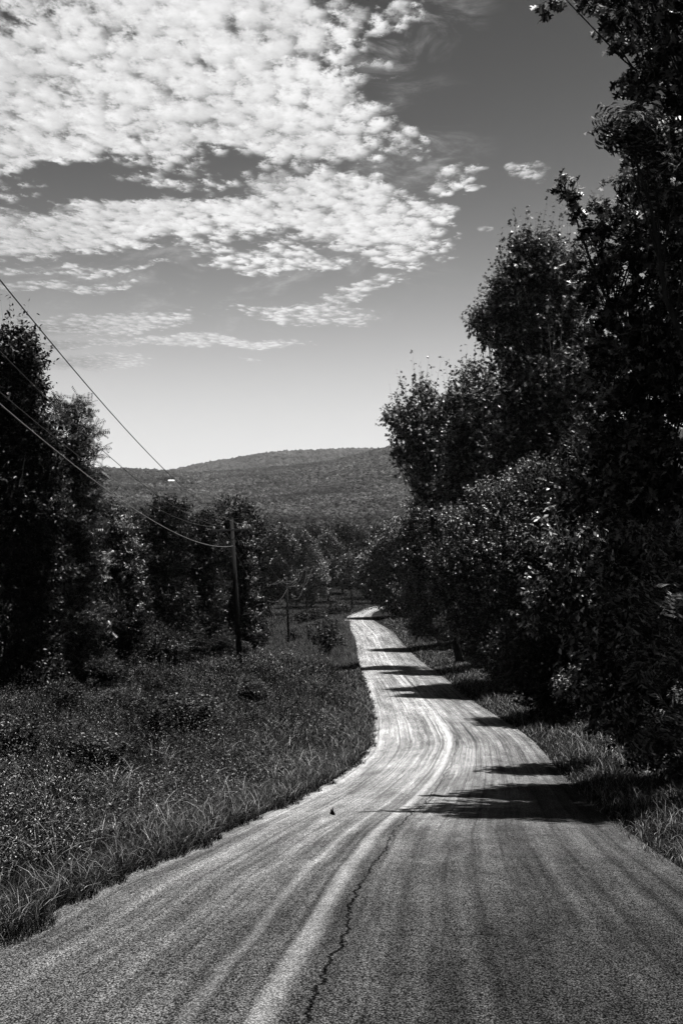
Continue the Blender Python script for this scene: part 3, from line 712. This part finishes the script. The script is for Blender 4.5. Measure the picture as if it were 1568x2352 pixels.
# --- roadside shrubs along the right verge (copies)
def proto_shrub(seed, m_):
    r = random.Random(seed); bl = []
    for k in range(9):
        a = r.uniform(0, 6.28); q_ = r.uniform(0, 1.1); zz = r.uniform(.4, 2.6)
        bl.append(((q_*math.cos(a), q_*math.sin(a), zz), r.uniform(.45, .85)*(1.1-.15*zz)))
    root = empty('shrub', (0, 0, 0)); tag(root, 'x', 'shrub')
    link('stem', trunk_mesh(None, bl, .05), root)
    P, A, N, S = crown_points(bl, .11, 2.0, r=np.random.default_rng(seed), spray=.4)
    link('foliage', crown_mesh('foliage', (P, A, N, S), T_DIA, m_, .12), root)
    return root
def proto_tree(seed, H, R, leaf, dens, m_, nb=22):
    r = random.Random(seed); bl = []
    for k in range(nb):
        t = (k+.5)/nb; zz = H*(.04+.92*t); prof = R*math.sin(math.pi*min(1, .18+t*.8))**.8
        a = r.uniform(0, 6.28); q_ = prof*r.uniform(.25, .85)
        bl.append(((q_*math.cos(a), q_*math.sin(a), zz), R*r.uniform(.3, .48)*(1.05-.4*t)))
    root = empty('woodland_tree', (0, 0, 0)); tag(root, 'x', 'tree')
    link('trunk', trunk_mesh(None, bl, .02*H*.9), root)
    P, A, N, S = crown_points(bl, leaf, dens, r=np.random.default_rng(seed), spray=1.0, shoot=.2)
    link('crown', crown_mesh('crown', (P, A, N, S), T_DIA, m_, .3), root)
    return root

class Deck:
    """first use moves the prototype itself, later uses copy it"""
    def __init__(s, protos): s.p = protos; s.used = [False]*len(protos)
    def put(s, i, loc, sc_, rz, label, group):
        o = s.p[i]
        if not s.used[i]:
            s.used[i] = True; s.src = None
            s.p[i] = o; o.location = loc; o.scale = sc_; o.rotation_euler = (0, 0, rz); o['label'] = label; o['group'] = group
            return o
        return copy_tree(o, loc, sc_, rz, label, group)

R_ = random.Random(99)
shrubs = Deck([proto_shrub(1, M_LEAF), proto_shrub(2, M_DARK), proto_shrub(3, M_PALE)])
for k in range(46):
    Y = 21*(185/21)**((k+.5)/46)*R_.uniform(.97, 1.03)
    X = float(eR(Y))+R_.uniform(2.2, 3.4)+.012*Y
    s_ = R_.uniform(.6, 1.1)*(.8+Y/160)
    shrubs.put(R_.choice([0, 1, 1, 0, 2, 0]), (X, Y, gz1(X, Y)-.1), (s_, s_, s_*R_.uniform(.8, 1.3)), R_.uniform(0, 6.28),
               'leafy shrub in the low edge of the woods along the right verge', 'shrubs along the right verge')
for k in range(30):
    t = (k+.5)/30; Y = 46+60*t+R_.uniform(-1.5, 1.5)
    X = float(np.interp(Y, [46, 60, 75, 90, 106], [-15.5, -13.2, -11.6, -9.6, -8.6]))+R_.uniform(-1.2, .6)
    s_ = R_.uniform(.8, 1.25)
    shrubs.put(1, (X, Y, gz1(X, Y)-.1), (s_, s_, s_*R_.uniform(1.0, 1.7)), R_.uniform(0, 6.28),  # dark leaf only: shade under the tree line put into the colour
               'dark shrub at the foot of the left tree line', 'shrubs at the foot of the left trees')
for k in range(34):
    Y = R_.uniform(20, 92); dl = R_.uniform(4.5, 6+Y*.13); X = float(eL(Y))-dl
    s_ = R_.uniform(.3, .7)*(.7+Y/110)
    shrubs.put(R_.choice([0, 1, 1]), (X, Y, gz1(X, Y)-.05), (s_*1.3, s_*1.3, s_*R_.uniform(.7, 1.0)), R_.uniform(0, 6.28),
               'low bramble clump standing in the left field', 'bramble clumps in the left field')
woods = Deck([proto_tree(5, 17, 3.6, .19, 2.4, M_DARK), proto_tree(6, 15, 3.2, .19, 2.4, M_LEAF), proto_tree(7, 19, 3.8, .2, 2.4, M_DARK)])
for k in range(44):       # deeper woods on the right
    Y = 20*(230/20)**((k+.5)/44)*R_.uniform(.95, 1.05)
    X = float(eR(min(Y, 178)))+R_.uniform(8.5, 11)+R_.uniform(0, 9)*(.4+Y/120)
    s_ = R_.uniform(.62, .92)
    woods.put(R_.choice([0, 1, 2]), (X, Y, gz1(X, Y)-.2), (s_, s_, s_), R_.uniform(0, 6.28),
              'dark crowded tree inside the woods behind the right roadside edge', 'trees inside the right woods')
for k in range(40):       # woods behind the left tree line
    Y = 58*(215/58)**((k+.5)/40)*R_.uniform(.95, 1.05)
    lim = min(float(np.interp(Y, [50, 66, 80, 92, 110, 240], [-19, -17, -16, -14, -13, -22])), -11)
    X = lim-R_.uniform(0, 14)
    top = (1150-R_.uniform(1195, 1250))*Y/F
    zb = gz1(X, Y)-.2; s_ = max(.45, min(1.0, (top-zb)/17.5))
    woods.put(R_.choice([0, 2]), (X, Y, zb), (s_*1.1, s_*1.1, s_), R_.uniform(0, 6.28),
              'dark crowded tree in the woods behind the left tree line', 'trees inside the left woods')
valley = Deck([proto_tree(8, 15, 4.6, .5, 2.6, M_DARK, 15), proto_tree(9, 15, 4.4, .5, 2.6, M_LEAF, 15), proto_tree(10, 14, 4.8, .5, 2.6, M_LEAF, 15)])
for k in range(95):
    Y = 300+300*((k+.5)/95)**1.3
    px = R_.uniform(520, 1040); X = (px-784)*Y/F
    if Y < 345 and 660 < px < 860: Y += 60
    zb = gz1(X, Y)-.2
    top = (1150-R_.uniform(1205, 1235))*Y/F
    s_ = max(.5, min(1.5, (top-zb)/14.5))
    valley.put(R_.choice([0, 0, 1, 2]), (X, Y, zb), (s_*1.05, s_*1.05, s_), R_.uniform(0, 6.28),
               'tree in the distant valley woods below the hill', 'trees of the valley woods')

# ------------------------------------------------------------------ forest on the hills (stuff)
def ico(sub):
    import bmesh
    bm = bmesh.new(); bmesh.ops.create_icosphere(bm, subdivisions=sub, radius=1.0)
    V = np.array([v.co[:] for v in bm.verts]); Fc = np.array([[v.index for v in f.verts] for f in bm.faces]); bm.free()
    return V, Fc
def canopy(name, n, y0, y1, pxr, rad, sub, seed, skip=None, pw=1.0):
    r = np.random.default_rng(seed)
    Y = y0*(y1/y0)**(r.uniform(0, 1, n)**pw); px = r.uniform(*pxr, n); X = (px-784)*Y/F
    if skip is not None:
        keep = ~skip(px, Y, r); X, Y = X[keep], Y[keep]; n = len(X)
    Z = gz(X, Y); R = rad*r.uniform(.6, 1.25, n)
    vars_ = []
    for k in range(6):
        V, Fc = ico(sub)
        rr = np.random.default_rng(seed*10+k); w_ = np.ones(len(V))
        for q_ in range(9):
            d = unit(1, rr)[0]; w_ += .42*np.exp(-((1-V@d)/.10))*(1 if q_ < 7 else -1)
        w_ += rr.uniform(-.07, .07, len(V))
        vars_.append(V*w_[:, None]*np.array([1, 1, .95]))
    k = r.integers(0, 6, n); a = r.uniform(0, 6.28, n)
    T = np.stack(vars_)[k]
    ca, sa = np.cos(a)[:, None], np.sin(a)[:, None]
    x = T[:, :, 0]*ca-T[:, :, 1]*sa; y = T[:, :, 0]*sa+T[:, :, 1]*ca
    V = np.stack([x*R[:, None]+X[:, None], y*R[:, None]+Y[:, None], T[:, :, 2]*R[:, None]*1.1+(Z+R*.75)[:, None]], 2).reshape(-1, 3)
    m = T.shape[1]
    T3 = (Fc[None, :, :]+(np.arange(n)*m)[:, None, None]).reshape(-1, 3)
    return V, T3
FARM_Y = float(min(np.arange(1200, 2380, 10), key=lambda Y: abs(1150-F*gz1((394-784)*Y/F, Y)/Y-1110)))
print('FARM', FARM_Y)
def f_canopy(h, o_):
    P = h.n('ShaderNodeTexCoord').outputs['Object']
    rnd = h.n('ShaderNodeNewGeometry').outputs['Random Per Island']
    n_ = h.noise(P, .33, 5, .8); n2 = h.noise(P, .0065, 4, .65)
    v = h.m('MULTIPLY', h.rng(n_, .44, .64, .001, .05), h.m('MULTIPLY', h.rng(rnd, 0, 1, .6, 1.45), h.rng(n2, .36, .64, .45, 1.5)))
    principled(h, o_, v, .9, .0, bump(h, n_, 1.0, 1.8))
M_CAN = mat('far_canopy', f_canopy)
def farm_gap(px, Y, r):
    """clearings round the farm on the left hillside"""
    return (np.abs(px-395) < 50) & (np.abs(Y-FARM_Y) < 75) & (r.uniform(size=len(px)) < .93)
parts = [canopy('a', 5500, 620, 1200, (420, 1060), 4.6, 2, 3), canopy('b', 17000, 1150, 2450, (170, 1120), 5.2, 1, 4, farm_gap, .8)]
off = 0; VV = []; TT = []
for V, T3 in parts: VV.append(V); TT.append(T3+off); off += len(V)
fo = link('hillside_forest', mesh_from('hillside_forest', np.concatenate(VV), tris=np.concatenate(TT), smooth=False, mat=M_CAN))
tag(fo, 'continuous dark woods covering the near hill slope', 'forest', kind='stuff')
V, T3 = canopy('c', 9000, 3400, 4750, (330, 1000), 8.5, 1, 6)
fo2 = link('ridge_forest', mesh_from('ridge_forest', V, tris=T3, smooth=False, mat=M_CAN))
tag(fo2, 'woods on the farther ridge behind the near slope', 'forest', kind='stuff')

# farm buildings on the left hillside
def barn(name, label, px, Y, L, W, H, roofm, wallm, rz):
    X = (px-784)*Y/F; z = gz1(X, Y)
    root = empty(name, (X, Y, z-.5)); tag(root, label, 'barn'); root.rotation_euler = (0, 0, rz)
    mb = MB(); mb.box((0, 0, H/2+.5), (L, W, H+1)); 
    mb.add([(-L/2, -W/2, H+1), (-L/2, W/2, H+1), (-L/2, 0, H+1+W*.3), (L/2, -W/2, H+1), (L/2, W/2, H+1), (L/2, 0, H+1+W*.3)], [(0, 1, 2), (3, 5, 4)])
    mb.build('wall', wallm, root)
    e = .6; rf = MB()
    a = [(-L/2-e, -W/2-e, H+.85), (L/2+e, -W/2-e, H+.85), (L/2+e, 0, H+1.15+W*.3), (-L/2-e, 0, H+1.15+W*.3), (L/2+e, W/2+e, H+.85), (-L/2-e, W/2+e, H+.85)]
    b = [(x, y, z_+.25) for x, y, z_ in a]
    rf.add(a+b, [(0, 3, 2, 1), (3, 5, 4, 2), (6, 7, 8, 9), (9, 8, 10, 11), (0, 1, 7, 6), (4, 5, 11, 10), (0, 6, 9, 3), (3, 9, 11, 5), (1, 2, 8, 7), (2, 4, 10, 8)])
    rf.build('roof', roofm, root)
    dm = MB(); dm.box((0, -W/2-.12, 2.2), (4, .2, 3.6)); dm.build('door', M_BARK, root)
barn('barn', 'long white roofed barn in the hillside clearing below the wires', 394, FARM_Y, 10, 6, 3, M_METAL, M_METAL, .25)
barn('barn', 'small low shed right of the white roofed barn on the hillside', 475, FARM_Y+25, 13, 7, 3, M_METAL, M_WALLD, .1)

# ------------------------------------------------------------------ power poles and wires
def pole(label, X, Y, H, tilt, arm, seed):
    z = gz1(X, Y); root = empty('utility_pole', (X, Y, z-.2)); tag(root, label, 'power pole', 'utility poles in the meadow')
    root.rotation_euler = (0, tilt, 0)
    mb = MB(); mb.tube([(0, 0, 0), (0.02, 0, H*.5), (0, 0, H+.2)], [.2, .17, .12], 12); mb.build('pole_shaft', M_WOOD, root, True)
    a = MB(); a.box((0, -.16, H-.55), (arm, .10, .12)); ao = a.build('crossarm', M_ARM, root)
    for s in (-1, 1):
        b = MB(); b.tube([(s*.6, -.17, H-.62), (0, -.12, H-1.25)], .02, 5); b.build('brace', M_WOOD, root)
    for x in (-arm/2+.1, -arm/2+.75, arm/2-.1):
        i_ = MB(); i_.tube([(x, -.16, H-.48), (x, -.16, H-.40), (x, -.16, H-.36), (x, -.16, H-.30), (x, -.16, H-.26)], [.03, .07, .045, .065, .02], 8)
        i_.build('insulator', M_CERAM, root, True)
    c = MB(); c.tube([(0, -.13, H-1.65), (0, -.2, H-1.65), (0, -.24, H-1.6)], [.05, .05, .02], 8); c.build('cable_clamp', M_CERAM, root, True)
    return root
p1 = (-6.83, 76.6); p2 = (-7.75, 167); p3 = (-7.9, 258)
pole('nearest utility pole, dark and slightly tilted, in front of the left trees', *p1, 10.0, -.055, 2.6, 1)
pole('middle utility pole standing free in the meadow', *p2, 9.8, -.03, 2.6, 2)
pole('farthest utility pole beyond the meadow bushes', *p3, 10.2, -.01, 2.7, 3)
def tops(p, H, tilt, arm):
    z = gz1(*p)-.2
    r_ = lambda x, h: (p[0]+x*math.cos(tilt)+h*math.sin(tilt), p[1]-.16, z+h*math.cos(tilt)-x*math.sin(tilt))
    return [r_(-arm/2+.1, H-.28), r_(-arm/2+.75, H-.28), r_(arm/2-.1, H-.28), r_(0, H-1.63)]
t1, t2, t3 = tops(p1, 10.0, -.055, 2.6), tops(p2, 9.8, -.03, 2.6), tops(p3, 10.2, -.01, 2.7)
t0 = [(-8.6, -12, 11.6), (-7.9, -12, 12.2), (-6.15, -12, 11.3), (-7.2, -12, 10.06)]
t4 = [(14, 350, -8.6), (14.5, 350, -8.7), (15, 350, -8.8), (14, 350, -10.2)]
def wire(a, b, sag, rad, label, cat='power line', wm=None):
    mb = MB(); a, b = Vector(a), Vector(b); pts = []
    n = 40
    for i in range(n+1):
        t = i/n; p = a.lerp(b, t); p.z -= sag*4*t*(1-t); pts.append(p)
    mb.tube(pts, rad, 5); o = mb.build('power_line', wm or M_WIRE, None, True)
    tag(o, label, cat, 'wires strung between the utility poles')
nmw = ['outer left thin wire', 'second thin wire from the left', 'right hand thin wire', 'thick low cable']
spanl = ['coming from above the camera to the nearest pole', 'between the nearest and the middle pole', 'between the middle and the farthest pole', 'leaving the farthest pole for the right']
for si, (ta, tb, sg) in enumerate(((t0, t1, 2.75), (t1, t2, 1.9), (t2, t3, 2.2), (t3, t4, 1.5))):
    for k in range(4):
        thick = k == 3
        wire(ta[k], tb[k], (sg if si == 0 else sg*(1.45 if thick else 1.0)), (.0145 if thick else (.013 if k == 2 else .012))*(1 if si == 0 else .75), f'{nmw[k]} {spanl[si]}', wm=M_WIRE if (thick or si > 0) else M_WIRED)  # thick cable and far spans coloured as sunlit, near thin wires dark

# ------------------------------------------------------------------ grasses and weeds (stuff)
def blades(X, Y, H, wd, lean, r, seg=3):
    """curved tapering blades as strips"""
    n = len(X); Z = gz(X, Y)-.03
    a = r.uniform(0, 6.28, n); L = np.stack([np.cos(a), np.sin(a)], 1)
    f = r.uniform(0, 6.28, n); W = np.stack([np.cos(f), np.sin(f)], 1)
    V = np.zeros((n, 2*seg+1, 3))
    for i in range(seg+1):
        t = i/seg; off_ = lean*H*t*t
        c = np.stack([X+L[:, 0]*off_, Y+L[:, 1]*off_, Z+H*(t-.35*np.minimum(lean, 1.2)*t*t*t)], 1)
        if i < seg:
            wv = (wd*(1-.6*t))[:, None]*W
            V[:, 2*i, :2] = c[:, :2]-wv; V[:, 2*i+1, :2] = c[:, :2]+wv; V[:, 2*i, 2] = V[:, 2*i+1, 2] = c[:, 2]
        else: V[:, 2*seg] = c
    base = (np.arange(n)*(2*seg+1))[:, None]
    lo = []; tot = []
    pat = []
    for i in range(seg-1): pat += [2*i, 2*i+1, 2*i+3, 2*i+2]; tot.append(4)
    pat += [2*seg-2, 2*seg-1, 2*seg]; tot.append(3)
    return V.reshape(-1, 3), (base+np.array(pat)[None, :]).ravel(), np.tile(tot, n)

def scatter_left(n, y0, y1, dmax, r, pw=1.0, dmin=-.05):
    Y = y0*(y1/y0)**(r.uniform(0, 1, n)**pw)
    dl = dmin+(dmax*(.35+.65*np.clip(Y/40, 0, 1))-dmin)*r.uniform(0, 1, n)
    return eL(Y)-dl, Y, dl
r = np.random.default_rng(31)
Vs, Ls, Ts = [], [], []; vo = 0
def addb(V, l, t):
    global vo
    Vs.append(V); Ls.append(l+vo); Ts.append(t); vo += len(V)
def pocket(X, Y):
    return .5+.28*np.sin(X*1.1+1.3*np.sin(Y*.45))*np.sin(Y*.62+X*.3)+.22*np.sin(X*2.7+Y*1.1+2)*np.sin(Y*1.7-X)
# left field
X, Y, dl = scatter_left(150000, 6.5, 70, 19, r)
kp = (dl < 1.4) | (pocket(X, Y) > r.uniform(.0, .6, len(X))); X, Y, dl = X[kp], Y[kp], dl[kp]
cl_ = .5+.5*np.sin(X*1.3+2*np.sin(Y*.7))*np.sin(Y*.9+X*.4)
H = (.10+.62*np.clip((dl-.1)/2.6, 0, 1))*(.35+.95*cl_)*r.uniform(.5, 1.3, len(X))
addb(*blades(X, Y, H, .0022+.00016*Y+0*X, r.uniform(.1, .9, len(X)), r))
# short edge fringe
X, Y, dl = scatter_left(60000, 6.5, 190, 1.3, r, 1.0, -.12)
X = X+.16*np.sin(Y*1.9+np.sin(Y*.7)*2)*np.sin(Y*.53)+.06*np.sin(Y*6.1)
addb(*blades(X, Y, r.uniform(.05, .28, len(X))*(1+dl*.4), .002+.00018*Y, r.uniform(.2, 1.1, len(X)), r))
# meadow beyond
X, Y, dl = scatter_left(120000, 60, 400, 34, r)
H = (.2+.55*np.clip(dl/2, 0, 1))*r.uniform(.5, 1.2, len(X))*np.where(Y > 190, .6, 1)
addb(*blades(X, Y, H, .004+.00022*Y, r.uniform(.1, .7, len(X)), r, 2))
me = poly_mesh('grass', np.concatenate(Vs), np.concatenate(Ls), np.concatenate(Ts), M_GRASS)
tag(link('meadow_grass', me), 'rough meadow grass covering the ground left of the road', 'grass', kind='stuff')
Vs, Ls, Ts = [], [], []; vo = 0
X, Y, dl = scatter_left(42000, 15, 120, 4.2, r, 1.0, 0)
addb(*blades(X, Y, r.uniform(.15, .55, len(X)), .0015+.00017*Y, r.uniform(.2, .9, len(X)), r))
X, Y, dl = scatter_left(26000, 6.5, 150, 1.1, r, 1.0, 0)
addb(*blades(X, Y, r.uniform(.08, .4, len(X)), .002+.00018*Y, r.uniform(.2, 1.1, len(X)), r))
for k in range(150):
    Yc = 9*(60/9)**r.uniform(0, 1); dlc = r.uniform(.7, 3.2+Yc*.16); Xc = float(eL(Yc))-dlc; m_ = int(r.integers(25, 70))
    addb(*blades(Xc+r.normal(0, .28, m_), Yc+r.normal(0, .28, m_), r.uniform(.35, .9, m_)*(.6+.4*min(1, dlc/2)), .0022+.00016*Yc+np.zeros(m_), r.uniform(.5, 1.4, m_), r, 5))
me = poly_mesh('long_grass', np.concatenate(Vs), np.concatenate(Ls), np.concatenate(Ts), M_VERGE)
tag(link('long_grass', me), 'pale long grass in clumps along the left road edge', 'grass', kind='stuff')
Vs, Ls, Ts = [], [], []; vo = 0
X, Y, dl = scatter_left(60000, 95, 200, 12, r)
addb(*blades(X, Y, r.uniform(.45, .9, len(X)), .02+0*Y, r.uniform(.1, .7, len(X)), r, 2))
X, Y, dl = scatter_left(60000, 180, 420, 40, r)
addb(*blades(X, Y, r.uniform(.3, .6, len(X)), .05+0*Y, r.uniform(.1, .7, len(X)), r, 2))
me = poly_mesh('pale_meadow', np.concatenate(Vs), np.concatenate(Ls), np.concatenate(Ts), M_MEADOW)
tag(link('pale_meadow', me), 'lighter dry grass of the far meadow round the farther poles', 'grass', kind='stuff')
# right verge
Vs, Ls, Ts = [], [], []; vo = 0
n = 90000; Y = 6.5*(190/6.5)**r.uniform(0, 1, n); dr = -.15+(2.6+.012*Y)*r.uniform(0, 1, n)**.8
X = eR(Y)+dr; cl_ = .5+.5*np.sin(X*2.3+Y*.9)*np.sin(Y*1.4)
H = (.12+.35*np.clip(dr/.8, 0, 1))*(.6+.7*cl_)*r.uniform(.4, 1.2, n)
addb(*blades(X, Y, H, .002+.00018*Y, r.uniform(.2, 1.0, n), r))
me = poly_mesh('verge', np.concatenate(Vs), np.concatenate(Ls), np.concatenate(Ts), M_VERGE)
tag(link('verge_grass', me), 'strip of pale grass between the road and the right woods', 'grass', kind='stuff')

# leafy weeds in the field
def weeds(n, y0, y1, dmin, dmax, hmax, leaf, r, side='L'):
    if side == 'L':
        X, Y, dl = scatter_left(n, y0, y1, dmax, r, 1.0, dmin)
    else:
        Y = y0*(y1/y0)**r.uniform(0, 1, n); dl = dmin+(dmax-dmin)*r.uniform(0, 1, n); X = eR(Y)+dl
    keep = pocket(X, Y) > r.uniform(.05, .55, n)
    X, Y, dl = X[keep], Y[keep], dl[keep]; n = len(X)
    Z = gz(X, Y)
    patch = .5+.5*np.sin(X*.55+1.7)*np.sin(Y*.31+.6*np.sin(X*.4))
    H = hmax*(.22+.9*patch**1.5)*r.uniform(.5, 1.1, n)*np.clip(.3+dl/3, .3, 1)
    per = 20
    t = (np.arange(per)[None, :]+r.uniform(0, 1, (n, per)))/per
    lx, ly = r.normal(0, .12, n), r.normal(0, .12, n)
    P = np.stack([X[:, None]+lx[:, None]*t, Y[:, None]+ly[:, None]*t, Z[:, None]+H[:, None]*(.12+.88*t)], 2).reshape(-1, 3)
    A = unit(n*per, r); A[:, 2] = np.abs(A[:, 2])*.9+.2
    N = unit(n*per, r)*.5; N[:, 2] += .8
    S = leaf*r.uniform(.5, 1.2, n*per)*(1.25-.6*t.ravel())*(.6+np.repeat(Y, per)*.006)
    return place_leaves(P, A, N, S, T_LANCE)
Vs, Ls, Ts = [], [], []; vo = 0
addb(*weeds(34000, 8, 85, 1.1, 20, 1.45, .085, r)); addb(*weeds(5000, 70, 150, 2.5, 24, 1.1, .2, r))
me = poly_mesh('weeds', np.concatenate(Vs), np.concatenate(Ls), np.concatenate(Ts), M_WEED)
tag(link('field_weeds', me), 'leafy weeds crowded over the left field', 'weeds', kind='stuff')
Vs, Ls, Ts = [], [], []; vo = 0
addb(*weeds(4500, 8, 150, 1.6, 7, 1.0, .12, r, 'R'))
me = poly_mesh('undergrowth', np.concatenate(Vs), np.concatenate(Ls), np.concatenate(Ts), M_WEED)
tag(link('undergrowth', me), 'dim leafy undergrowth at the foot of the right woods', 'undergrowth', kind='stuff')

# arching tufts of long grass
def tuft(label, X, Y, H, n, seed):
    r = np.random.default_rng(seed)
    a, b, c = blades(X+r.normal(0, .16, n), Y+r.normal(0, .16, n), H*r.uniform(.55, 1.1, n), .0045+.0001*Y+np.zeros(n), r.uniform(.5, 1.3, n), r, 6)
    z = gz1(X, Y); a = a-np.array([X, Y, z])
    o = link('grass_tuft', poly_mesh('grass_tuft', a, b, c, M_VERGE)); o.location = (X, Y, z)
    tag(o, label, 'grass tuft')
tuft('big arching grass tuft low on the left edge of the photo', -5.9, 18.5, 1.15, 150, 1)
tuft('arching grass tuft beside the near left road edge', -4.7, 14.4, .8, 130, 2)
tuft('long bladed tuft in the middle of the left field', -4.2, 21.5, 1.0, 110, 3)
tuft('upright pale tuft by the outer side of the road curve', -2.6, 22.5, .75, 160, 4)
tuft('tuft of wiry grass at the lower left corner', -4.6, 11.5, .7, 120, 5)
tuft('grass tuft hanging onto the road edge below the long shadow on the right', 6.0, 19.6, .6, 160, 6)

# small dark leaf lying on the road
def debris():
    d = depth_at(1878); X = (764-784)*d/F; z = float(zr(d))+.05
    V, Fs = T_OAK; V = V*.11; V = np.stack([V[:, 1]-.055, V[:, 0], .012+np.abs(V[:, 0])*1.1+.05*np.sin(V[:, 1]*40)], 1)
    me = mesh_from('fallen_leaf', V, Fs, mat=M_DARK); o = link('fallen_leaf', me); o.location = (X, d, z)
    sm = o.modifiers.new('thickness', 'SOLIDIFY'); sm.thickness = .003
    tag(o, 'single curled dark leaf lying on the left lane', 'leaf')
debris()

# ------------------------------------------------------------------ air
def f_haze(h, o_):
    v = h.n('ShaderNodeVolumePrincipled'); v.inputs['Color'].default_value = (.85, .85, .85, 1)
    v.inputs['Density'].default_value = 2.7e-5; v.inputs['Anisotropy'].default_value = .2
    h.nt.links.new(v.outputs[0], o_.inputs['Volume'])
M_HAZE = mat('haze', f_haze)
hb = MB(); hb.box((0, 5900, 50), (26000, 12400, 600)); hz = hb.build('haze', M_HAZE)
tag(hz, 'thin bright air between the camera and the hills', 'haze', kind='stuff')
